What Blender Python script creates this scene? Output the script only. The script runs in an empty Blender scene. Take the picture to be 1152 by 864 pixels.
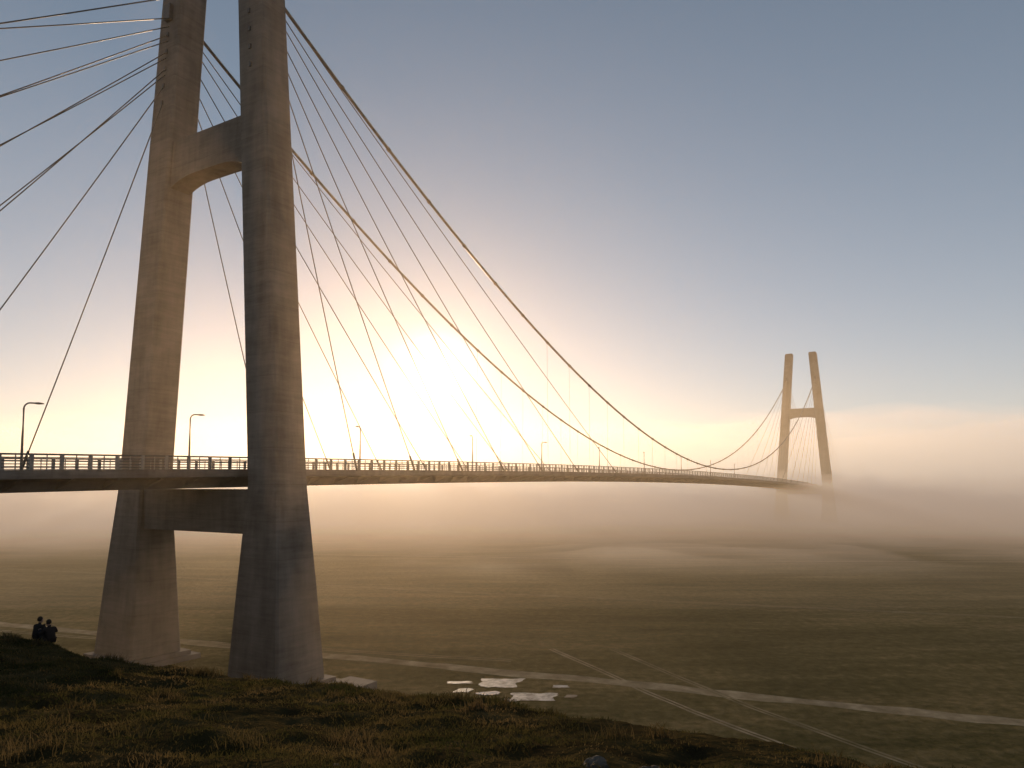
import bpy, math, numpy as np, random
from mathutils import Vector, Matrix
random.seed(4); rng=np.random.default_rng(7)
scene=bpy.context.scene
D=bpy.data
def link(o,parent=None):
    scene.collection.objects.link(o)
    if parent: o.parent=parent
    return o
def empty(name,loc=(0,0,0)):
    o=D.objects.new(name,None); o.location=loc; o.empty_display_size=.5
    return link(o)
# ---------------------------------------------------------------- noise
def vnoise(x,y,seed=0):
    xi=np.floor(x).astype(np.int64); yi=np.floor(y).astype(np.int64)
    fx=x-xi; fy=y-yi; fx=fx*fx*(3-2*fx); fy=fy*fy*(3-2*fy)
    def h(a,b):
        n=(a*374761393+b*668265263+seed*974634777)&0xffffffff
        n=((n^(n>>13))*1274126177)&0xffffffff
        return ((n^(n>>16))&0xffff)/65535.0
    return (h(xi,yi)*(1-fx)+h(xi+1,yi)*fx)*(1-fy)+(h(xi,yi+1)*(1-fx)+h(xi+1,yi+1)*fx)*fy-.5
def fbm(x,y,o=4,seed=0):
    r=0;a=1;f=1
    for i in range(o):
        r=r+a*vnoise(x*f,y*f,seed+i); a*=.5; f*=2.03
    return r
# ---------------------------------------------------------------- materials
def mat(name):
    m=D.materials.new(name); m.use_nodes=True
    nt=m.node_tree; nt.nodes.clear()
    out=nt.nodes.new('ShaderNodeOutputMaterial')
    return m,nt,out
def N(nt,t,**k):
    n=nt.nodes.new(t)
    for a,b in k.items():
        if a in n.inputs.keys(): n.inputs[a].default_value=b
        else: setattr(n,a,b)
    return n
def ramp(nt,fac,stops):
    r=nt.nodes.new('ShaderNodeValToRGB')
    e=r.color_ramp.elements
    while len(e)<len(stops): e.new(.5)
    for i,(p,c) in enumerate(stops):
        e[i].position=p; e[i].color=(*c,1)
    nt.links.new(fac,r.inputs['Fac']); return r
def noise_mat(name,c1,c2,scale=1.0,rough=.8,bump=.0,bscale=None,metal=0,stretch=(1,1,1),mid=None,detail=6,lo=.3,hi=.7,spec=.5):
    m,nt,out=mat(name)
    tc=N(nt,'ShaderNodeNewGeometry'); mp=N(nt,'ShaderNodeMapping'); mp.inputs['Scale'].default_value=stretch
    nt.links.new(tc.outputs['Position'],mp.inputs['Vector'])
    n=N(nt,'ShaderNodeTexNoise',Scale=scale,Detail=detail,Roughness=.6); nt.links.new(mp.outputs[0],n.inputs['Vector'])
    st=[(lo,c1),(hi,c2)] if mid is None else [(lo,c1),((lo+hi)/2,mid),(hi,c2)]
    r=ramp(nt,n.outputs['Fac'],st)
    b=N(nt,'ShaderNodeBsdfPrincipled',Roughness=rough,Metallic=metal); b.inputs['Specular IOR Level'].default_value=spec
    nt.links.new(r.outputs[0],b.inputs['Base Color'])
    if bump:
        n2=N(nt,'ShaderNodeTexNoise',Scale=bscale or scale*4,Detail=8); nt.links.new(mp.outputs[0],n2.inputs['Vector'])
        bp=N(nt,'ShaderNodeBump',Strength=bump,Distance=.1); nt.links.new(n2.outputs['Fac'],bp.inputs['Height'])
        nt.links.new(bp.outputs[0],b.inputs['Normal'])
    nt.links.new(b.outputs[0],out.inputs[0])
    return m
def concrete_mat(name,a,b_,bands=True):
    m,nt,out=mat(name)
    g=N(nt,'ShaderNodeNewGeometry')
    mp=N(nt,'ShaderNodeMapping'); mp.inputs['Scale'].default_value=(1,1,.12)   # vertical runs
    mp2=N(nt,'ShaderNodeMapping'); mp2.inputs['Scale'].default_value=(.25,.25,2.2) # board marks
    nt.links.new(g.outputs['Position'],mp.inputs[0]); nt.links.new(g.outputs['Position'],mp2.inputs[0])
    n1=N(nt,'ShaderNodeTexNoise',Scale=.9,Detail=8,Roughness=.65); nt.links.new(mp.outputs[0],n1.inputs['Vector'])
    n2=N(nt,'ShaderNodeTexNoise',Scale=1.0,Detail=6,Roughness=.7); nt.links.new(mp2.outputs[0],n2.inputs['Vector'])
    n3=N(nt,'ShaderNodeTexNoise',Scale=.35,Detail=5); nt.links.new(g.outputs['Position'],n3.inputs['Vector'])
    s=N(nt,'ShaderNodeMath',operation='ADD'); nt.links.new(n1.outputs['Fac'],s.inputs[0]); nt.links.new(n2.outputs['Fac'],s.inputs[1])
    s2=N(nt,'ShaderNodeMath',operation='ADD'); nt.links.new(s.outputs[0],s2.inputs[0]); nt.links.new(n3.outputs['Fac'],s2.inputs[1])
    s3=N(nt,'ShaderNodeMath',operation='DIVIDE'); s3.inputs[1].default_value=3; nt.links.new(s2.outputs[0],s3.inputs[0])
    r=ramp(nt,s3.outputs[0],[(.36,a),(.62,b_)])
    # pour joints every 3.6 m
    sx=N(nt,'ShaderNodeSeparateXYZ'); nt.links.new(g.outputs['Position'],sx.inputs[0])
    dv=N(nt,'ShaderNodeMath',operation='DIVIDE'); dv.inputs[1].default_value=3.6; nt.links.new(sx.outputs['Z'],dv.inputs[0])
    fr=N(nt,'ShaderNodeMath',operation='FRACT'); nt.links.new(dv.outputs[0],fr.inputs[0])
    lt=N(nt,'ShaderNodeMath',operation='LESS_THAN'); lt.inputs[1].default_value=.02; nt.links.new(fr.outputs[0],lt.inputs[0])
    mx=N(nt,'ShaderNodeMix',data_type='RGBA',blend_type='MULTIPLY'); mx.inputs[7].default_value=(.84,.82,.8,1)
    nt.links.new(lt.outputs[0],mx.inputs[0]); nt.links.new(r.outputs[0],mx.inputs[6])
    b=N(nt,'ShaderNodeBsdfPrincipled',Roughness=.85); b.inputs['Specular IOR Level'].default_value=.2
    nt.links.new((mx.outputs[2] if bands else r.outputs[0]),b.inputs['Base Color'])
    bp=N(nt,'ShaderNodeBump',Strength=.5,Distance=.15); nt.links.new(s3.outputs[0],bp.inputs['Height']); nt.links.new(bp.outputs[0],b.inputs['Normal'])
    nt.links.new(b.outputs[0],out.inputs[0]); return m
M_conc=concrete_mat('concrete',(.09,.075,.064),(.235,.197,.167))
M_deck=concrete_mat('deck_concrete',(.11,.092,.08),(.2,.17,.15),False)
M_asph=noise_mat('asphalt',(.04,.04,.042),(.065,.063,.06),3,.85,.2)
M_paint=noise_mat('road_paint',(.6,.6,.58),(.8,.8,.78),5,.6)
M_steel=noise_mat('painted_steel',(.06,.06,.06),(.10,.095,.09),2,.5,metal=.3)
M_post=noise_mat('galvanised_post',(.18,.165,.15),(.30,.27,.24),2,.5,metal=.2)
M_cable=noise_mat('cable_steel',(.08,.07,.06),(.13,.115,.10),2,.4,metal=.4)
M_lampm=noise_mat('lamp_steel',(.07,.07,.07),(.12,.12,.12),3,.5,metal=.4)
M_stone=noise_mat('stone',(.06,.05,.04),(.13,.11,.09),5,.9,.6,spec=.1)
# ---------------------------------------------------------------- mesh helpers
def mesh_obj(name,v,f,m,parent=None,smooth=False):
    me=D.meshes.new(name); me.from_pydata([tuple(map(float,p)) for p in v],[],f); me.validate(); me.update()
    if m: me.materials.append(m)
    if smooth: me.polygons.foreach_set('use_smooth',[True]*len(me.polygons))
    return link(D.objects.new(name,me),parent)
class Builder:
    def __init__(s): s.v=[];s.f=[]
    def loft(s,rings,cap=True):
        b=len(s.v); n=len(rings[0])
        for r in rings: s.v+=list(r)
        for i in range(len(rings)-1):
            for j in range(n):
                k=(j+1)%n
                s.f.append((b+i*n+j,b+i*n+k,b+(i+1)*n+k,b+(i+1)*n+j))
        if cap:
            s.f.append(tuple(b+j for j in range(n))[::-1]); e=b+(len(rings)-1)*n
            s.f.append(tuple(e+j for j in range(n)))
    def tube(s,p,q,r,n=6,r2=None):
        p=Vector(p);q=Vector(q); d=(q-p).normalized()
        a=d.orthogonal().normalized(); c=d.cross(a); r2=r if r2 is None else r2
        s.loft([[p+(a*math.cos(t)+c*math.sin(t))*r for t in [2*math.pi*i/n for i in range(n)]],
                [q+(a*math.cos(t)+c*math.sin(t))*r2 for t in [2*math.pi*i/n for i in range(n)]]])
    def path(s,pts,r,n=8):
        pts=[Vector(p) for p in pts]; rings=[]
        for i,p in enumerate(pts):
            d=(pts[min(i+1,len(pts)-1)]-pts[max(i-1,0)]).normalized()
            a=d.cross(Vector((0,0,1)))
            a=a.normalized() if a.length>1e-3 else d.orthogonal().normalized()
            c=d.cross(a)
            rr=r[i] if isinstance(r,(list,tuple)) else r
            rings.append([p+(a*math.cos(t)+c*math.sin(t))*rr for t in [2*math.pi*k/n for k in range(n)]])
        s.loft(rings)
    def obj(s,name,m,parent=None,smooth=False): return mesh_obj(name,s.v,s.f,m,parent,smooth)
# ---------------------------------------------------------------- bridge frame
GZ=-20.0
P0=(-32.97,80.08); A=(.521,.8536); B=(.8536,-.521)
def P(t,o,z): return Vector((P0[0]+t*A[0]+o*B[0],P0[1]+t*A[1]+o*B[1],z))
def zd(t): return 1.35+.017*t-7.2e-5*t*t
SPAN=350; T0=-112; T1=462
bridge=empty('suspension_bridge',P(0,0,0))
def add(b,name,m,smooth=False):
    o=b.obj(name,m,None,smooth); o.parent=bridge; o.matrix_parent_inverse=Matrix.Translation(-bridge.location); return o
def boxring(t0,t1,o0,o1,z): return [P(t0,o0,z),P(t0,o1,z),P(t1,o1,z),P(t1,o0,z)]
def legring(tc,oc,hd,hw,z,ch=.22):
    pts=[(-hd+ch,-hw),(hd-ch,-hw),(hd,-hw+ch),(hd,hw-ch),(hd-ch,hw),(-hd+ch,hw),(-hd,hw-ch),(-hd,-hw+ch)]
    return [P(tc+a,oc+b,z) for a,b in pts]
def leg_dims(z):
    if z<0: k=z/GZ; return 11.1+.45*k, 2.25+1.5*k, 1.95+1.25*k
    k=z/68; return 11.1-5.4*k, 2.25-.4*k, 1.95-.35*k
for ti,tc in enumerate((0,SPAN)):
    b=Builder()
    for sgn in (-1,1):
        rings=[]
        for z in [GZ-1,-10,-1,0,8,17,26,35,44,53,61,67.2,68]:
            h,w,d=leg_dims(max(z,GZ)); ww=w-(.25 if z==68 else 0); dd=d-(.25 if z==68 else 0)
            rings.append(legring(tc,sgn*h,dd,ww,z))
        b.loft(rings)
    # upper portal beam with gently haunched soffit
    rings=[]
    h1,w1,_=leg_dims(37); inn=h1-w1+.3
    for k in range(13):
        o=-inn+2*inn*k/12; q=abs(o)/inn
        zb=34.7-.9*max(0,(q-.35)/.65)**2; zt=39.2
        rings.append([P(tc-1.25,o,zb),P(tc-1.25,o,zt),P(tc+1.25,o,zt),P(tc+1.25,o,zb)])
    b.loft(rings)
    # lower beam carrying the deck
    h1,w1,_=leg_dims(-3); inn=h1-w1+.35
    b.loft([[P(tc-1.6,o,-4.9),P(tc-1.6,o,-.45),P(tc+1.6,o,-.45),P(tc+1.6,o,-4.9)] for o in (-inn,inn)])
    add(b,'tower_%d'%(ti+1),M_conc)
    # footings
    b=Builder()
    for sgn in (-1,1):
        oc=sgn*11.5
        b.loft([boxring(tc-4.6,tc+4.6,oc-5,oc+5,GZ-.5),boxring(tc-4.6,tc+4.6,oc-5,oc+5,GZ+.55)])
        b.loft([boxring(tc-3.8,tc+3.8,oc-4.3,oc+4.3,GZ+.56),boxring(tc-3.8,tc+3.8,oc-4.3,oc+4.3,GZ+1.0)])
    b.loft([boxring(tc-2.2,tc+4,17.5,21,GZ-.3),boxring(tc-2.2,tc+4,17.5,21,GZ+1.2)])
    b.loft([boxring(tc+6,tc+10,-2,5,GZ-.3),boxring(tc+6,tc+10,-2,5,GZ+.35)])
    add(b,'footing_%d'%(ti+1),M_deck)
    # saddles + stay anchor brackets
    b=Builder()
    for sgn in (-1,1):
        h,w,d=leg_dims(54.5)
        b.loft([boxring(tc-d-.5,tc+d+.5,sgn*h-.55,sgn*h+.55,z) for z in (53.6,55.4)])
        for z in (44,46,48,50,52):
            h,w,d=leg_dims(z)
            b.loft([boxring(tc-d-.16,tc+d+.16,sgn*h-.14,sgn*h+.14,zz) for zz in (z-.25,z+.25)])
    add(b,'cable_saddle_%d'%(ti+1),M_steel)
# deck
ts=list(np.arange(T0,T1+.1,6.0))
prof=[(-7.6,0),(7.6,0),(7.6,-.5),(5.3,-.75),(4.8,-1.6),(-4.8,-1.6),(-5.3,-.75),(-7.6,-.5)]
b=Builder(); b.loft([[P(t,o,zd(t)+z) for o,z in prof] for t in ts])
for t in np.arange(T0+2,T1-2,4.0):      # cantilever ribs
    for s in (-1,1):
        b.loft([[P(t+e,s*o,zd(t)+z) for o,z in [(5.0,-.62),(7.3,-.49),(7.3,-.62),(4.9,-1.45)]] for e in (-.14,.14)])
add(b,'deck',M_deck)
b=Builder()
for s in (-1,1):
    b.loft([[P(t,s*o,zd(t)+z) for o,z in [(6.1,.002),(6.1,.16),(6.3,.16),(6.3,.002)]] for t in ts])
    b.loft([[P(t,s*o,zd(t)+z) for o,z in [(7.62,-.42),(7.62,.22),(7.35,.22),(7.35,.004),(7.61,.004)]] for t in ts])
add(b,'kerbs',M_conc)
b=Builder(); b.loft([[P(t,o,zd(t)+z) for o,z in [(-6.08,.004),(6.08,.004),(6.08,.001),(-6.08,.001)]] for t in ts]); add(b,'roadway',M_asph)
b=Builder()
for t in np.arange(T0+3,T1-5,9.0):
    b.v+= [P(t,-.07,zd(t)+.012),P(t,.07,zd(t)+.012),P(t+3.2,.07,zd(t+3.2)+.012),P(t+3.2,-.07,zd(t+3.2)+.012)]; k=len(b.v); b.f.append((k-4,k-3,k-2,k-1))
for s in (-1,1):
    for i in range(len(ts)-1):
        t,u=ts[i],ts[i+1]
        b.v+=[P(t,s*5.7,zd(t)+.012),P(t,s*5.82,zd(t)+.012),P(u,s*5.82,zd(u)+.012),P(u,s*5.7,zd(u)+.012)]; k=len(b.v); b.f.append((k-4,k-3,k-2,k-1))
add(b,'lane_markings',M_paint)
# railing
bp=Builder(); bb=Builder()
for s in (-1,1):
    o=s*7.48
    for i,t in enumerate(np.arange(T0+1,T1-1,1.15)):
        z=zd(t)
        if i%2==0: w,q,h=.14,.09,1.5
        else: w,q,h=.035,.035,1.4
        bp.loft([[P(t-w,o-q,zz),P(t+w,o-q,zz),P(t+w,o+q,zz),P(t-w,o+q,zz)] for zz in (z+.2,z+h)])
    for h,r in ((.42,.04),(.68,.04),(.94,.04),(1.2,.04),(1.45,.075)):
        bb.path([P(t,o,zd(t)+h) for t in ts],r,5)
add(bp,'railing_posts',M_post); add(bb,'railing_bars',M_steel)
# main cables
CS=7.7
def zc(t,zlow=4.7): return zlow+(55-zlow)*((t-SPAN/2)/(SPAN/2))**2
b=Builder(); bh=Builder()
for s in (-1,1):
    h55=leg_dims(54.5)[0]
    pts=[]
    for k in range(0,61):
        t=SPAN*k/60; q=abs(t-SPAN/2)/(SPAN/2); pts.append(P(t,s*(CS+(h55-CS)*q**3),zc(t)))
    b.path(pts,.19,8)
    for t in np.arange(12,SPAN-11,8.5):      # clamps and hangers
        q=abs(t-SPAN/2)/(SPAN/2); p=P(t,s*(CS+(h55-CS)*q**3),zc(t)); p2=P(t+.4,s*(CS+(h55-CS)*q**3),zc(t+.4))
        b.tube(p,p2,.27,8)
        if 60<t<290: bh.tube(p,P(t,s*7.62,zd(t)),.022,5)
add(b,'main_cables',M_cable,True); add(bh,'hangers',M_cable)
# stays
b=Builder()
TT=[15,26,37,48.5,61,75,93]; ZZ=[44,46,48,50,52,53,54]
def stay(t0,t1,s,z,r,oo=0):
    h,w,d=leg_dims(z); d=d if t1>t0 else -d
    p=P(t0+d,s*h+oo,z); q=P(t1,s*7.65+oo,zd(t1)+.1)
    sag=(q-p).length*.005
    b.path([p.lerp(q,k/8)-Vector((0,0,sag*4*(k/8)*(1-k/8))) for k in range(9)],r,6)
    b.tube(q,q.lerp(p,2.2/(q-p).length),.13,8)
for s in (-1,1):
    for t,z in zip(TT,ZZ):
        stay(0,t,s,z,.062); stay(SPAN,SPAN-t,s,z,.062)
        if t<95: stay(SPAN,SPAN+t,s,z,.062)
        if s<0:
            stay(0,-t,s,z,.062)
            if 36<t<62: stay(0,-t-1.6,s,z-.7,.062,.0)
        elif t>70: stay(0,-t,s,z,.062)
add(b,'stay_cables',M_cable,True)
b=Builder(); b.loft([boxring(T1-3,T1+9,-9,9,z) for z in (GZ-1,zd(T1)-.6)]); b.loft([boxring(T0-9,T0+3,-9,9,z) for z in (GZ-1,zd(T0)-.6)])
add(b,'abutments',M_deck)
# ---------------------------------------------------------------- street lamps
def lamp(t,o,dirn,H=6.9):
    e=empty('street_lamp',P(t,o,zd(t)+.0))
    b=Builder(); z0=.18
    up=[(0,0,z0),(0,0,H*.5),(0,0,H*.9)]
    d=Vector((B[0]*.35+A[0]*dirn,B[1]*.35+A[1]*dirn,0)).normalized()
    pts=[Vector(p) for p in up]
    for k in range(1,6):
        a=k/5*math.pi/2; pts.append(Vector((0,0,H*.9))+d*(.5*(1-math.cos(a)))+Vector((0,0,.6*math.sin(a))))
    pts.append(pts[-1]+d*.35)
    b.path(pts,[.13,.11,.09]+[.075]*6,8)
    b.loft([[Vector((x,y,z)) for x,y in ((-.18,-.18),(.18,-.18),(.18,.18),(-.18,.18))] for z in (.0,.3)])
    o1=b.obj('pole',M_lampm,e)
    b=Builder(); c=pts[-1]; n=d.cross(Vector((0,0,1)))
    rings=[]
    for k,(w,h) in enumerate(((.08,.05),(.2,.1),(.24,.12),(.2,.09),(.1,.04))):
        q=c+d*(k*.22-.1)
        rings.append([q+n*w*math.cos(a)+Vector((0,0,1))*h*math.sin(a) for a in [i*math.pi/4 for i in range(8)]])
    b.loft(rings); b.obj('lamp_head',M_lampm,e,True)
for t,dn in ((-15.3,1),(2.6,1),(31.1,-1),(60.7,-1),(86.7,1),(116,-1),(146,-1),(178,-1),(210,-1),(242,-1),(-46,1),(-78,1)):
    lamp(t,-6.9,dn)
# ---------------------------------------------------------------- terrain : field
def field_mat():
    m,nt,out=mat('meadow')
    g=N(nt,'ShaderNodeNewGeometry')
    def ns(scale,st,det=6):
        mp=N(nt,'ShaderNodeMapping'); mp.inputs['Scale'].default_value=st; nt.links.new(g.outputs['Position'],mp.inputs[0])
        n=N(nt,'ShaderNodeTexNoise',Scale=scale,Detail=det,Roughness=.65); nt.links.new(mp.outputs[0],n.inputs['Vector']); return n
    a=ns(.03,(.5,1.6,1)); b=ns(.9,(1,1,1),8); c=ns(.12,(.35,1.5,1))
    s=N(nt,'ShaderNodeMath',operation='ADD'); nt.links.new(a.outputs[0],s.inputs[0]); nt.links.new(b.outputs[0],s.inputs[1])
    s2=N(nt,'ShaderNodeMath',operation='ADD'); nt.links.new(s.outputs[0],s2.inputs[0]); nt.links.new(c.outputs[0],s2.inputs[1])
    s3=N(nt,'ShaderNodeMath',operation='DIVIDE'); s3.inputs[1].default_value=3; nt.links.new(s2.outputs[0],s3.inputs[0])
    r=ramp(nt,s3.outputs[0],[(.40,(.05,.054,.020)),(.5,(.13,.112,.048)),(.60,(.27,.205,.10))])
    bs=N(nt,'ShaderNodeBsdfDiffuse'); nt.links.new(r.outputs[0],bs.inputs['Color'])
    bp=N(nt,'ShaderNodeBump',Strength=1,Distance=.9); nt.links.new(b.outputs[0],bp.inputs['Height']); nt.links.new(bp.outputs[0],bs.inputs['Normal'])
    nt.links.new(bs.outputs[0],out.inputs[0]); return m
R=9000
mesh_obj('field_ground',[(-R,-R,GZ),(R,-R,GZ),(R,R,GZ),(-R,R,GZ)],[(0,1,2,3)],field_mat())
M_dirt=noise_mat('dirt',(.18,.14,.08),(.46,.37,.24),.5,.95,.3,mid=(.30,.24,.15),spec=0)
M_track=noise_mat('track_dirt',(.12,.10,.05),(.36,.29,.17),.35,.95,.3,spec=0)
def track(name,pts,w,m,z,seed=0,ruts=False):
    dense=[]
    for i in range(len(pts)-1):
        p,q=Vector(pts[i]),Vector(pts[i+1]); n=max(2,int((q-p).length/1.5))
        dense+=[p.lerp(q,k/n) for k in range(n)]
    dense.append(Vector(pts[-1]))
    v=[];f=[]
    offs=((-w/2,-w*.14),(w*.14,w/2)) if ruts else ((-w/2,w/2),)
    d=(Vector(pts[-1])-Vector(pts[0])).normalized(); n=Vector((-d.y,d.x))
    for a,bb in offs:
        k0=len(v)
        for i,p in enumerate(dense):
            wob=.5*float(fbm(np.array([i*.06]),np.array([seed+.5]),3,seed)[0])
            j1=.35*w*float(vnoise(np.array([i*.45]),np.array([3.3]),seed+5)[0])*(.5 if ruts else 1); j2=.35*w*float(vnoise(np.array([i*.5]),np.array([7.3]),seed+9)[0])*(.5 if ruts else 1)
            l=p+n*(a+wob*2+j1); r=p+n*(bb+wob*2+j2)
            v+=[(l.x,l.y,z),(r.x,r.y,z)]
            if i: k=k0+2*i; f.append((k-2,k-1,k+1,k))
    return mesh_obj(name,v,f,m)
track('dirt_road',[(-420,240),(-40,95.5),(11.4,76.4),(44,63.5),(160,18)],2.3,M_dirt,GZ+.008,1)
track('dirt_track',[(-150,190),(-31,147),(78,113),(220,70)],1.4,M_track,GZ+.012,2,True)
track('dirt_track',[(5.0,92),(10,80),(16,67),(22,57),(27,46)],.8,M_dirt,GZ+.016,3,True)
track('dirt_track',[(12,92),(19,74),(27,57),(33,46)],.8,M_track,GZ+.020,4,True)
track('dirt_track',[(-120,120),(-60,100),(0,86)],1.2,M_track,GZ+.024,5,True)
track('dirt_track',[(-60,215),(60,196),(260,190)],2.2,M_track,GZ+.028,6)
# puddles / patches painted pale for the sky they reflect
M_pud,nt,out=mat('puddle_water'); bs=N(nt,'ShaderNodeBsdfPrincipled',Roughness=.12,Metallic=.0); bs.inputs['Base Color'].default_value=(.2,.18,.15,1); bs.inputs['Specular IOR Level'].default_value=1
nn=N(nt,'ShaderNodeTexNoise',Scale=1.5); bp_=N(nt,'ShaderNodeBump',Strength=.08,Distance=.05); nt.links.new(nn.outputs[0],bp_.inputs['Height']); nt.links.new(bp_.outputs[0],bs.inputs['Normal']); nt.links.new(bs.outputs[0],out.inputs[0])
def blob(name,cx,cy,rx,ry,m,z,seed,sq=False):
    v=[(cx,cy,z)];n=40
    for i in range(n):
        a=2*math.pi*i/n; k=1+.5*float(fbm(np.array([math.cos(a)*1.6+seed*3.1]),np.array([math.sin(a)*1.6]),3,seed)[0])
        if sq: k*=1/max(abs(math.cos(a)),abs(math.sin(a)))**.8
        v.append((cx+rx*k*math.cos(a)+ry*.3*math.sin(a),cy+ry*k*math.sin(a),z))
    return mesh_obj(name,v,[(0,i+1,(i+1)%n+1) for i in range(n)],m)
M_sheen=noise_mat('sky_sheen_patch',(.12,.10,.075),(.55,.5,.44),.9,.45,.2,lo=.38,hi=.6)
for i,(cx,cy,rx,ry,q) in enumerate(((-1.2,76.3,2.1,1.6,1),(2.2,71.4,2.0,1.2,1),(-5.3,76.5,1.3,.45,1),(-4.8,73.6,.8,.7,1),(4.9,75.0,.8,.4,1),(-2.2,72.6,1.1,.7,0),(5.6,71.6,.6,.5,0),(-.3,70.2,.9,.5,0))):
    blob('sky_sheen_patch' if q else 'puddle',cx,cy,rx,ry,M_sheen if q else M_pud,GZ+.034+.004*i,i+1,bool(q))
# ---------------------------------------------------------------- terrain : grassy hill
CX=np.array([-130,-60,-40,-20.8,-7.3,1.25,3.4,5.0,6.3,9,14,30,60.]); CY=np.array([80,48,42,30,22,14,12.6,11.3,10.3,8.5,4,-15,-40.]); CZ=np.array([-4,-5,-5.5,-6.1,-5.7,-4.42,-4.1,-3.93,-3.76,-3.6,-3.4,-3,-4.])
_xs=np.linspace(-130,60,800); 
def smoothc(a):
    y=np.interp(_xs,CX,a); k=np.hanning(13); k/=k.sum(); return np.convolve(np.pad(y,6,mode='edge'),k,mode='valid')
SY=smoothc(CY); SZ=smoothc(CZ)
def hill(x,y):
    yc=np.interp(x,_xs,SY)+1.6*vnoise(x*.22,y*0+3,21)*np.clip((9-x)/10,.25,1); zc_=np.interp(x,_xs,SZ)
    d=y-yc
    inner=zc_+.184*(-d); cap=-1.7
    inner=np.where(inner>cap-.6, cap-.6+.6*np.tanh((inner-cap+.6)/.6)*.98, inner)
    dd=np.maximum(d,0)
    z=np.where(d<0,inner,zc_-.45*dd-.04*dd*dd)
    z=z+.30*fbm(x*.18,y*.18,3,31)*np.clip((9-x)/9,.4,1)+.20*fbm(x*.9,y*.9,3,33)+.09*fbm(x*3.1,y*3.1,3,36)
    edge=np.maximum(0,-50-y)+np.maximum(0,x-45)+np.maximum(0,-118-x)
    z=z-edge*1.2
    return np.maximum(z,GZ-.6)
def grid(name,xs,ys,fn,m):
    X,Y=np.meshgrid(xs,ys); Z=fn(X,Y); nx,ny=len(xs),len(ys)
    co=np.stack([X,Y,Z],-1).reshape(-1,3).astype(np.float32)
    i=np.arange(nx*ny).reshape(ny,nx); q=np.stack([i[:-1,:-1],i[:-1,1:],i[1:,1:],i[1:,:-1]],-1).reshape(-1,4)
    me=D.meshes.new(name); me.vertices.add(len(co)); me.vertices.foreach_set('co',co.ravel())
    me.loops.add(q.size); me.loops.foreach_set('vertex_index',q.ravel().astype(np.int32))
    me.polygons.add(len(q)); me.polygons.foreach_set('loop_start',np.arange(0,q.size,4,dtype=np.int32)); me.polygons.foreach_set('use_smooth',np.ones(len(q),bool))
    me.materials.append(m); me.update(calc_edges=True); me.validate()
    return link(D.objects.new(name,me))
M_hill=noise_mat('hill_turf',(.026,.019,.010),(.085,.064,.028),.9,.97,.9,7,mid=(.044,.035,.015),detail=10,spec=0)
xs=np.concatenate([np.arange(-130,-34,1.2),np.arange(-34,16,.13),np.arange(16,60,1.2)])
ys=np.concatenate([np.arange(-70,-4,1.5),np.arange(-4,36,.13),np.arange(36,90,1.)])
grid('grassy_hill',xs,ys,hill,M_hill)
# grass blades
def grass_mat(name,c):
    m,nt,out=mat(name)
    g=N(nt,'ShaderNodeNewGeometry'); n=N(nt,'ShaderNodeTexNoise',Scale=.6,Detail=4); nt.links.new(g.outputs['Position'],n.inputs['Vector'])
    r=ramp(nt,n.outputs['Fac'],c)
    d=N(nt,'ShaderNodeBsdfDiffuse'); t=N(nt,'ShaderNodeBsdfTranslucent'); mx=N(nt,'ShaderNodeMixShader'); mx.inputs[0].default_value=.5
    nt.links.new(r.outputs[0],d.inputs[0]); nt.links.new(r.outputs[0],t.inputs[0]); nt.links.new(d.outputs[0],mx.inputs[1]); nt.links.new(t.outputs[0],mx.inputs[2]); nt.links.new(mx.outputs[0],out.inputs[0]); return m
M_gr=grass_mat('grass_blades',[(.35,(.036,.040,.014)),(.5,(.075,.063,.024)),(.65,(.135,.098,.045))])
def blades(name,x,y,h,w,m,lean=.5):
    n=len(x); z=hill(x,y)-.01
    a=rng.uniform(0,2*np.pi,n); la=rng.uniform(0,2*np.pi,n); L=rng.uniform(.1,lean,n)*h*1.4
    dx,dy=np.cos(a)*w/2,np.sin(a)*w/2; lx,ly=np.cos(la)*L,np.sin(la)*L
    V=np.empty((n,5,3),np.float32)
    V[:,0]=np.stack([x-dx,y-dy,z],1); V[:,1]=np.stack([x+dx,y+dy,z],1)
    V[:,2]=np.stack([x+dx*.7+lx*.35,y+dy*.7+ly*.35,z+h*.6],1); V[:,3]=np.stack([x-dx*.7+lx*.35,y-dy*.7+ly*.35,z+h*.6],1)
    V[:,4]=np.stack([x+lx,y+ly,z+h*.95],1)
    b=(np.arange(n)*5)[:,None]
    loops=np.concatenate([b+np.array([[0,1,2,3]]),b+np.array([[3,2,4]])],1).ravel().astype(np.int32)
    ls=np.stack([np.arange(n)*7,np.arange(n)*7+4],1).ravel().astype(np.int32)
    me=D.meshes.new(name); me.vertices.add(n*5); me.vertices.foreach_set('co',V.ravel()); me.loops.add(len(loops)); me.loops.foreach_set('vertex_index',loops)
    me.polygons.add(2*n); me.polygons.foreach_set('loop_start',ls); me.materials.append(m); me.update(calc_edges=True)
    return link(D.objects.new(name,me))
def scatter(n,x0,x1,y0,y1,bias):
    x=rng.uniform(x0,x1,n); y=y0+(y1-y0)*rng.uniform(0,1,n)**bias
    keep=(y<np.interp(x,_xs,SY)+4)
    x,y=x[keep],y[keep]
    dens=fbm(x*.5,y*.5,3,51)+.6*fbm(x*2.2,y*2.2,2,55)
    k=rng.uniform(-.6,.2,len(x))<dens
    return x[k],y[k],dens[k]
x,y,dn=scatter(540000,-30,14,1.5,36,1.5)
dist=np.sqrt(x*x+y*y)
h=(.03+.09*np.clip(dn+.35,0,1.2))*rng.uniform(.4,1.5,len(x)); w=.005+.0010*dist
blades('grass',x,y,h,w,M_gr,.9)
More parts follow.
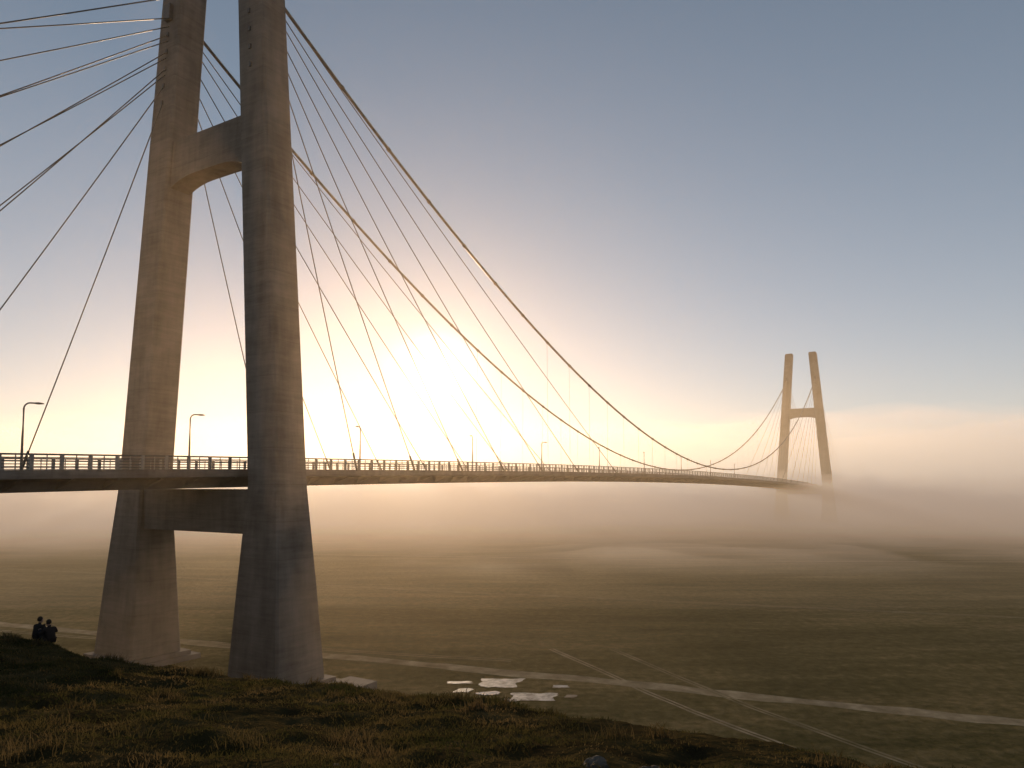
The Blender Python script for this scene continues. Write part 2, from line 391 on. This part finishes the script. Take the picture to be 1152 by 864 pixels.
# taller tussocks
tx,ty=[],[]
for i in range(210):
    cx,cy=rng.uniform(-26,12),rng.uniform(4,31); k=int(rng.integers(25,80)); s=rng.uniform(.06,.2)
    tx.append(rng.normal(cx,s,k)); ty.append(rng.normal(cy,s,k))
for cx,cy,k,s in ((-.7,14.6,160,.13),(2.3,11.6,120,.1),(2.2,8.2,90,.08),(4.5,9.2,130,.15),(-9,22,200,.25),(-13,25,200,.3)):
    tx.append(rng.normal(cx,s,k)); ty.append(rng.normal(cy,s,k))
tx=np.concatenate(tx); ty=np.concatenate(ty); k=ty<np.interp(tx,_xs,SY)+2; tx,ty=tx[k],ty[k]
blades('grass_tussocks',tx,ty,rng.uniform(.08,.30,len(tx)),.007+.0008*ty,grass_mat('dry_grass',[(.3,(.05,.045,.017)),(.7,(.14,.10,.05))]),.7)
# stones
def stone(x,y,r,seed):
    import bmesh
    bm=bmesh.new(); bmesh.ops.create_icosphere(bm,subdivisions=3,radius=r)
    for v in bm.verts:
        c=v.co/r; k=1+.5*float(fbm(np.array([c.x*1.6+seed]),np.array([c.y*1.6+c.z*.9]),3,seed)[0]); v.co=Vector((c.x*1.25,c.y,c.z*.7))*r*k
    me=D.meshes.new('stone'); bm.to_mesh(me); bm.free(); me.materials.append(M_stone)
    o=link(D.objects.new('stone',me)); o.location=(x,y,float(hill(np.array([x]),np.array([y]))[0])+r*.1); o.rotation_euler=(0,0,seed)
for i,(x_,y_,r) in enumerate(((.95,8.7,.15),(1.3,8.5,.08),(1.55,8.8,.07),(-2.0,8.6,.06),(3.1,8.4,.07),(1.75,9.3,.06),(2.2,8.6,.05))): stone(x_,y_,r,i+1)
# ---------------------------------------------------------------- people
def cloth(name,top,bot,zsplit):
    m,nt,out=mat(name); tc=N(nt,'ShaderNodeTexCoord'); s=N(nt,'ShaderNodeSeparateXYZ'); nt.links.new(tc.outputs['Object'],s.inputs[0])
    mr=N(nt,'ShaderNodeMath',operation='GREATER_THAN'); mr.inputs[1].default_value=zsplit; nt.links.new(s.outputs['Y'],mr.inputs[0])
    n=N(nt,'ShaderNodeTexNoise',Scale=9,Detail=4); r1=ramp(nt,n.outputs['Fac'],[(.3,tuple(c*.8 for c in top)),(.7,top)]); r2=ramp(nt,n.outputs['Fac'],[(.3,tuple(c*.8 for c in bot)),(.7,bot)])
    mx=N(nt,'ShaderNodeMix',data_type='RGBA'); nt.links.new(mr.outputs[0],mx.inputs[0]); nt.links.new(r1.outputs[0],mx.inputs[6]); nt.links.new(r2.outputs[0],mx.inputs[7])
    b=N(nt,'ShaderNodeBsdfPrincipled',Roughness=.95); b.inputs['Specular IOR Level'].default_value=.1; nt.links.new(mx.outputs[2],b.inputs['Base Color']); nt.links.new(b.outputs[0],out.inputs[0]); return m
M_skin=noise_mat('skin',(.30,.19,.14),(.38,.24,.18),8,.6); M_hair=noise_mat('hair',(.02,.015,.01),(.04,.03,.02),30,.7,spec=.1)
def skin(name,verts,edges,rad,m,parent,sub=2):
    me=D.meshes.new(name); me.from_pydata(verts,edges,[]); me.materials.append(m)
    o=link(D.objects.new(name,me),parent)
    sk=o.modifiers.new('Skin','SKIN'); sk.use_smooth_shade=True
    for i,v in enumerate(me.skin_vertices[0].data):
        r=rad[i]; v.radius=(r,r) if not isinstance(r,tuple) else r; v.use_root=(i==0)
    s=o.modifiers.new('Sub','SUBSURF'); s.levels=sub; s.render_levels=sub
    return o
def person(x,y,rot,lean,top,bot):
    # sitting on the ground, knees drawn up, forearms resting on the knees; faces local +Y
    e=empty('seated_person',(x,y,float(hill(np.array([x]),np.array([y]))[0])-.02)); e.rotation_euler=(0,0,rot)
    V=[(0,0,.12),(0,-.02,.26),(0,lean*.4,.42),(0,lean*.8,.55),(0,lean,.64),(0,lean+.02,.70)]
    Rr=[(.19,.15),(.18,.14),(.19,.14),(.19,.125),(.065,.06),(.055,.055)]
    E=[(0,1),(1,2),(2,3),(3,4),(4,5)]
    hands=[]
    for s in (-1,1):
        b=len(V); V+=[(s*.12,.05,.12),(s*.2,.27,.34),(s*.24,.42,.48),(s*.22,.50,.28),(s*.2,.55,.08),(s*.21,.68,.04)]
        Rr+=[.11,.095,.075,.062,.045,.038]; E+=[(0,b),(b,b+1),(b+1,b+2),(b+2,b+3),(b+3,b+4),(b+4,b+5)]
        b=len(V); V+=[(s*.2,lean*.85,.56),(s*.3,.16,.42),(s*.26,.30,.50),(s*.17,.43,.56)]
        Rr+=[.08,.06,.048,.033]; E+=[(3,b),(b,b+1),(b+1,b+2),(b+2,b+3)]
        hands.append(Vector(V[-1]))
    skin('body',V,E,Rr,cloth('clothing',top,bot,.2),e)
    hv=Vector((0,lean+.04,.80))
    b=Builder()
    rings=[]
    for k in range(13):
        a=-math.pi/2+math.pi*k/12; z=.118*math.sin(a); r=.078*math.cos(a)**.75 if 0<k<12 else .004
        ring=[]
        for j in range(16):
            t=2*math.pi*j/16; xx=r*.95*math.cos(t); yy=r*1.15*math.sin(t)
            if math.sin(t)>.95: yy+= .022*math.exp(-((z+.012)/.022)**2)-.004*math.exp(-((z-.025)/.012)**2)   # nose, brow
            if z<-.05: yy+=.012; xx*=.88
            ring.append(hv+Vector((xx,yy,z)))
        rings.append(ring)
    b.loft(rings); b.obj('head',M_skin,e,True)
    b=Builder()
    for s in (-1,1): b.loft([[hv+Vector((s*(.072+.012*q),-.005+.018*math.cos(a),-.005+.03*math.sin(a))) for a in [i*math.pi/4 for i in range(8)]] for q in (0,1)])
    b.obj('ears',M_skin,e,True)
    b=Builder()
    for s in (-1,1): b.loft([[hv+Vector((s*.028+rr*math.cos(a),.083+q,.012+rr*.6*math.sin(a))) for a in [i*math.pi/4 for i in range(8)]] for q,rr in ((0,.012),(.006,.006))])
    b.loft([[hv+Vector((.024*math.cos(a),.09+q,-.055+.006*math.sin(a))) for a in [i*math.pi/4 for i in range(8)]] for q in (0,.005)])
    b.obj('eyes_and_mouth',M_hair,e)
    b=Builder(); rings=[]
    for k in range(8):
        a=-.45+(math.pi/2+.43)*k/7; rings.append([hv+Vector((.094*math.cos(a)*math.cos(t),-.018+.104*math.cos(a)*math.sin(t)*(1 if math.sin(t)<0 else .86),.018+.12*math.sin(a)+(.055 if math.sin(t)>.3 and k<3 else 0))) for t in [2*math.pi*j/16 for j in range(16)]])
    b.loft(rings); b.obj('hair',M_hair,e,True)
    for s,hp in zip((-1,1),hands):
        skin('palm',[hp,hp+Vector((-s*.02,.045,0)),hp+Vector((-s*.03,.085,-.01))],[(0,1),(1,2)],[.024,(.036,.018),(.036,.016)],M_skin,e,1)
        for f,(ox,L) in enumerate(((-.03,.06),(-.01,.072),(.011,.066),(.031,.05))):
            p=hp+Vector((-s*.03+ox,.09,-.01)); skin('finger_%d'%f,[p-Vector((0,.02,0)),p+Vector((0,L*.5,-.004)),p+Vector((0,L*.8,-L*.35)),p+Vector((0,L*.85,-L*.75))],[(0,1),(1,2),(2,3)],[.009,.0085,.008,.007],M_skin,e,1)
        p=hp+Vector((-s*.045,.03,-.005)); skin('thumb',[p,p+Vector((-s*.025,.03,-.005)),p+Vector((-s*.03,.055,-.01))],[(0,1),(1,2)],[.011,.010,.008],M_skin,e,1)
person(-18.35,29.0,-.5,.10,(.03,.024,.02),(.025,.022,.02))
person(-17.6,28.7,1.05,.16,(.035,.025,.02),(.022,.02,.02))
# ---------------------------------------------------------------- fog
def fog_mat(name,dens,g,col,em):
    m,nt,out=mat(name)
    sc=N(nt,'ShaderNodeVolumeScatter'); sc.inputs['Color'].default_value=(*col,1); sc.inputs['Density'].default_value=dens; sc.inputs['Anisotropy'].default_value=g
    e=N(nt,'ShaderNodeEmission'); e.inputs['Color'].default_value=(*em,1); e.inputs['Strength'].default_value=dens  # self-glow stands in for light scattered many times inside the fog
    a=N(nt,'ShaderNodeAddShader'); nt.links.new(sc.outputs[0],a.inputs[0]); nt.links.new(e.outputs[0],a.inputs[1]); nt.links.new(a.outputs[0],out.inputs['Volume']); return m
def fog(name,xs,ys,top,zb,m):
    X,Y=np.meshgrid(xs,ys); Z=np.maximum(top(X,Y),zb+.05); nx,ny=len(xs),len(ys)
    v=[tuple(p) for p in np.stack([X,Y,Z],-1).reshape(-1,3).tolist()]; i=np.arange(nx*ny).reshape(ny,nx)
    f=[tuple(q) for q in np.stack([i[:-1,:-1],i[:-1,1:],i[1:,1:],i[1:,:-1]],-1).reshape(-1,4).tolist()]
    per=list(i[0,:])+list(i[1:,-1])+list(i[-1,:-1][::-1])+list(i[1:-1,0][::-1])
    b0=len(v); v+=[(v[p][0],v[p][1],zb) for p in per]; n=len(per)
    for k in range(n): f.append((int(per[k]),b0+k,b0+(k+1)%n,int(per[(k+1)%n])))
    f.append(tuple(b0+k for k in range(n))[::-1])
    return mesh_obj(name,v,f,m,None,False)
def sm(a,b,x): t=np.clip((x-a)/(b-a),0,1); return t*t*(3-2*t)
fx=np.concatenate([np.linspace(-3500,-400,16),np.arange(-380,420,5.0),np.linspace(440,4000,22)])
fy=np.concatenate([np.arange(120,460,4.0),np.linspace(470,900,24),np.linspace(950,5000,20)])
def top_low(x,y):
    wx=x+22*fbm(x*.02,y*.02,3,171); wy=y+22*fbm(x*.02,y*.02,3,181)
    ed=y+55*fbm(wx*.014,wy*.012,4,71)
    return GZ+.3+ (22+9*fbm(wx*.018,wy*.03,4,73)+12*fbm(wx*.055,wy*.09,4,79))*sm(165,375,ed)**1.3
def top_mid(x,y):
    ed=y+60*fbm(x*.008,y*.008,3,91)
    return GZ+.6+(66+12*sm(100,400,x)+24*fbm(x*.006,y*.008,4,93)+12*fbm(x*.03,y*.03,4,95))*sm(190,520,ed)
fog('ground_fog',fx,fy,top_low,GZ+.2,fog_mat('fog_dense',.024,.45,(.98,.84,.68),(.175,.102,.056)))
fx2=np.concatenate([np.linspace(-3500,-500,16),np.linspace(-460,800,90),np.linspace(860,4000,16)])
fy2=np.concatenate([np.linspace(120,700,60),np.linspace(720,5000,30)])
fog('fog_bank',fx2,fy2,top_mid,GZ+.15,fog_mat('fog_thin',.0028,.5,(.98,.84,.68),(.21,.128,.076)))
fog('haze',np.array([-3600.,4100.]),np.array([45.,5100.]),lambda x,y:x*0+42.0,GZ+.1,fog_mat('haze_air',.0010,.72,(1,.82,.60),(.30,.185,.08)))  # faintly glowing haze box, added to lift and warm the field
# ---------------------------------------------------------------- light
SD=Vector((-.103,1,.145)).normalized()
SL=Vector((-.19,1,.14)).normalized(); el=math.asin(SL.z); az=math.atan2(SD.x,SD.y)
sl=D.lights.new('sun','SUN'); sl.energy=4.2; sl.angle=math.radians(.55); sl.color=(1,.64,.35)
so=link(D.objects.new('sun',sl)); so.rotation_euler=(-SL).to_track_quat('-Z','Y').to_euler()
w=D.worlds.new('World'); scene.world=w; w.use_nodes=True; nt=w.node_tree; nt.nodes.clear()
out=nt.nodes.new('ShaderNodeOutputWorld')
sky=nt.nodes.new('ShaderNodeTexSky'); sky.sky_type='NISHITA'; sky.sun_disc=False; sky.sun_elevation=el; sky.sun_rotation=az; sky.dust_density=.05; sky.air_density=1.0; sky.ozone_density=2.0
bg=N(nt,'ShaderNodeBackground',Strength=.05); nt.links.new(sky.outputs[0],bg.inputs['Color'])
tc=nt.nodes.new('ShaderNodeTexCoord'); dt=N(nt,'ShaderNodeVectorMath',operation='DOT_PRODUCT'); dt.inputs[1].default_value=SD; nt.links.new(tc.outputs['Generated'],dt.inputs[0])
om=N(nt,'ShaderNodeMath',operation='SUBTRACT'); om.inputs[0].default_value=1; nt.links.new(dt.outputs['Value'],om.inputs[1])
sxyz=nt.nodes.new('ShaderNodeSeparateXYZ'); nt.links.new(tc.outputs['Generated'],sxyz.inputs[0])
ab=N(nt,'ShaderNodeMath',operation='ABSOLUTE'); nt.links.new(sxyz.outputs['Z'],ab.inputs[0])
prev=bg.outputs[0]
for src,s,st,c in ((om,.0007,3.0,(1,.86,.62)),(om,.006,.24,(1,.66,.32)),(om,.07,.06,(1,.70,.42)),(ab,.12,.22,(1,.58,.33)),(ab,.65,.36,(.72,.84,1))):
    dv=N(nt,'ShaderNodeMath',operation='DIVIDE'); dv.inputs[1].default_value=-s; nt.links.new(src.outputs[0],dv.inputs[0])
    ex=N(nt,'ShaderNodeMath',operation='EXPONENT'); nt.links.new(dv.outputs[0],ex.inputs[0])
    ml=N(nt,'ShaderNodeMath',operation='MULTIPLY'); ml.inputs[1].default_value=st; nt.links.new(ex.outputs[0],ml.inputs[0])
    b2=N(nt,'ShaderNodeBackground'); b2.inputs['Color'].default_value=(*c,1); nt.links.new(ml.outputs[0],b2.inputs['Strength'])
    ad=nt.nodes.new('ShaderNodeAddShader'); nt.links.new(prev,ad.inputs[0]); nt.links.new(b2.outputs[0],ad.inputs[1]); prev=ad.outputs[0]
nt.links.new(prev,out.inputs['Surface'])
# ---------------------------------------------------------------- camera
cd=D.cameras.new('camera'); cam=link(D.objects.new('camera',cd)); cd.lens=26; cd.sensor_width=36; cd.clip_start=.1; cd.clip_end=30000
cam.location=(0,0,0); cam.rotation_euler=(math.radians(94),0,0); cd.shift_y=.048
scene.camera=cam
scene.view_settings.view_transform='Standard'; scene.view_settings.look='None'; scene.view_settings.exposure=0
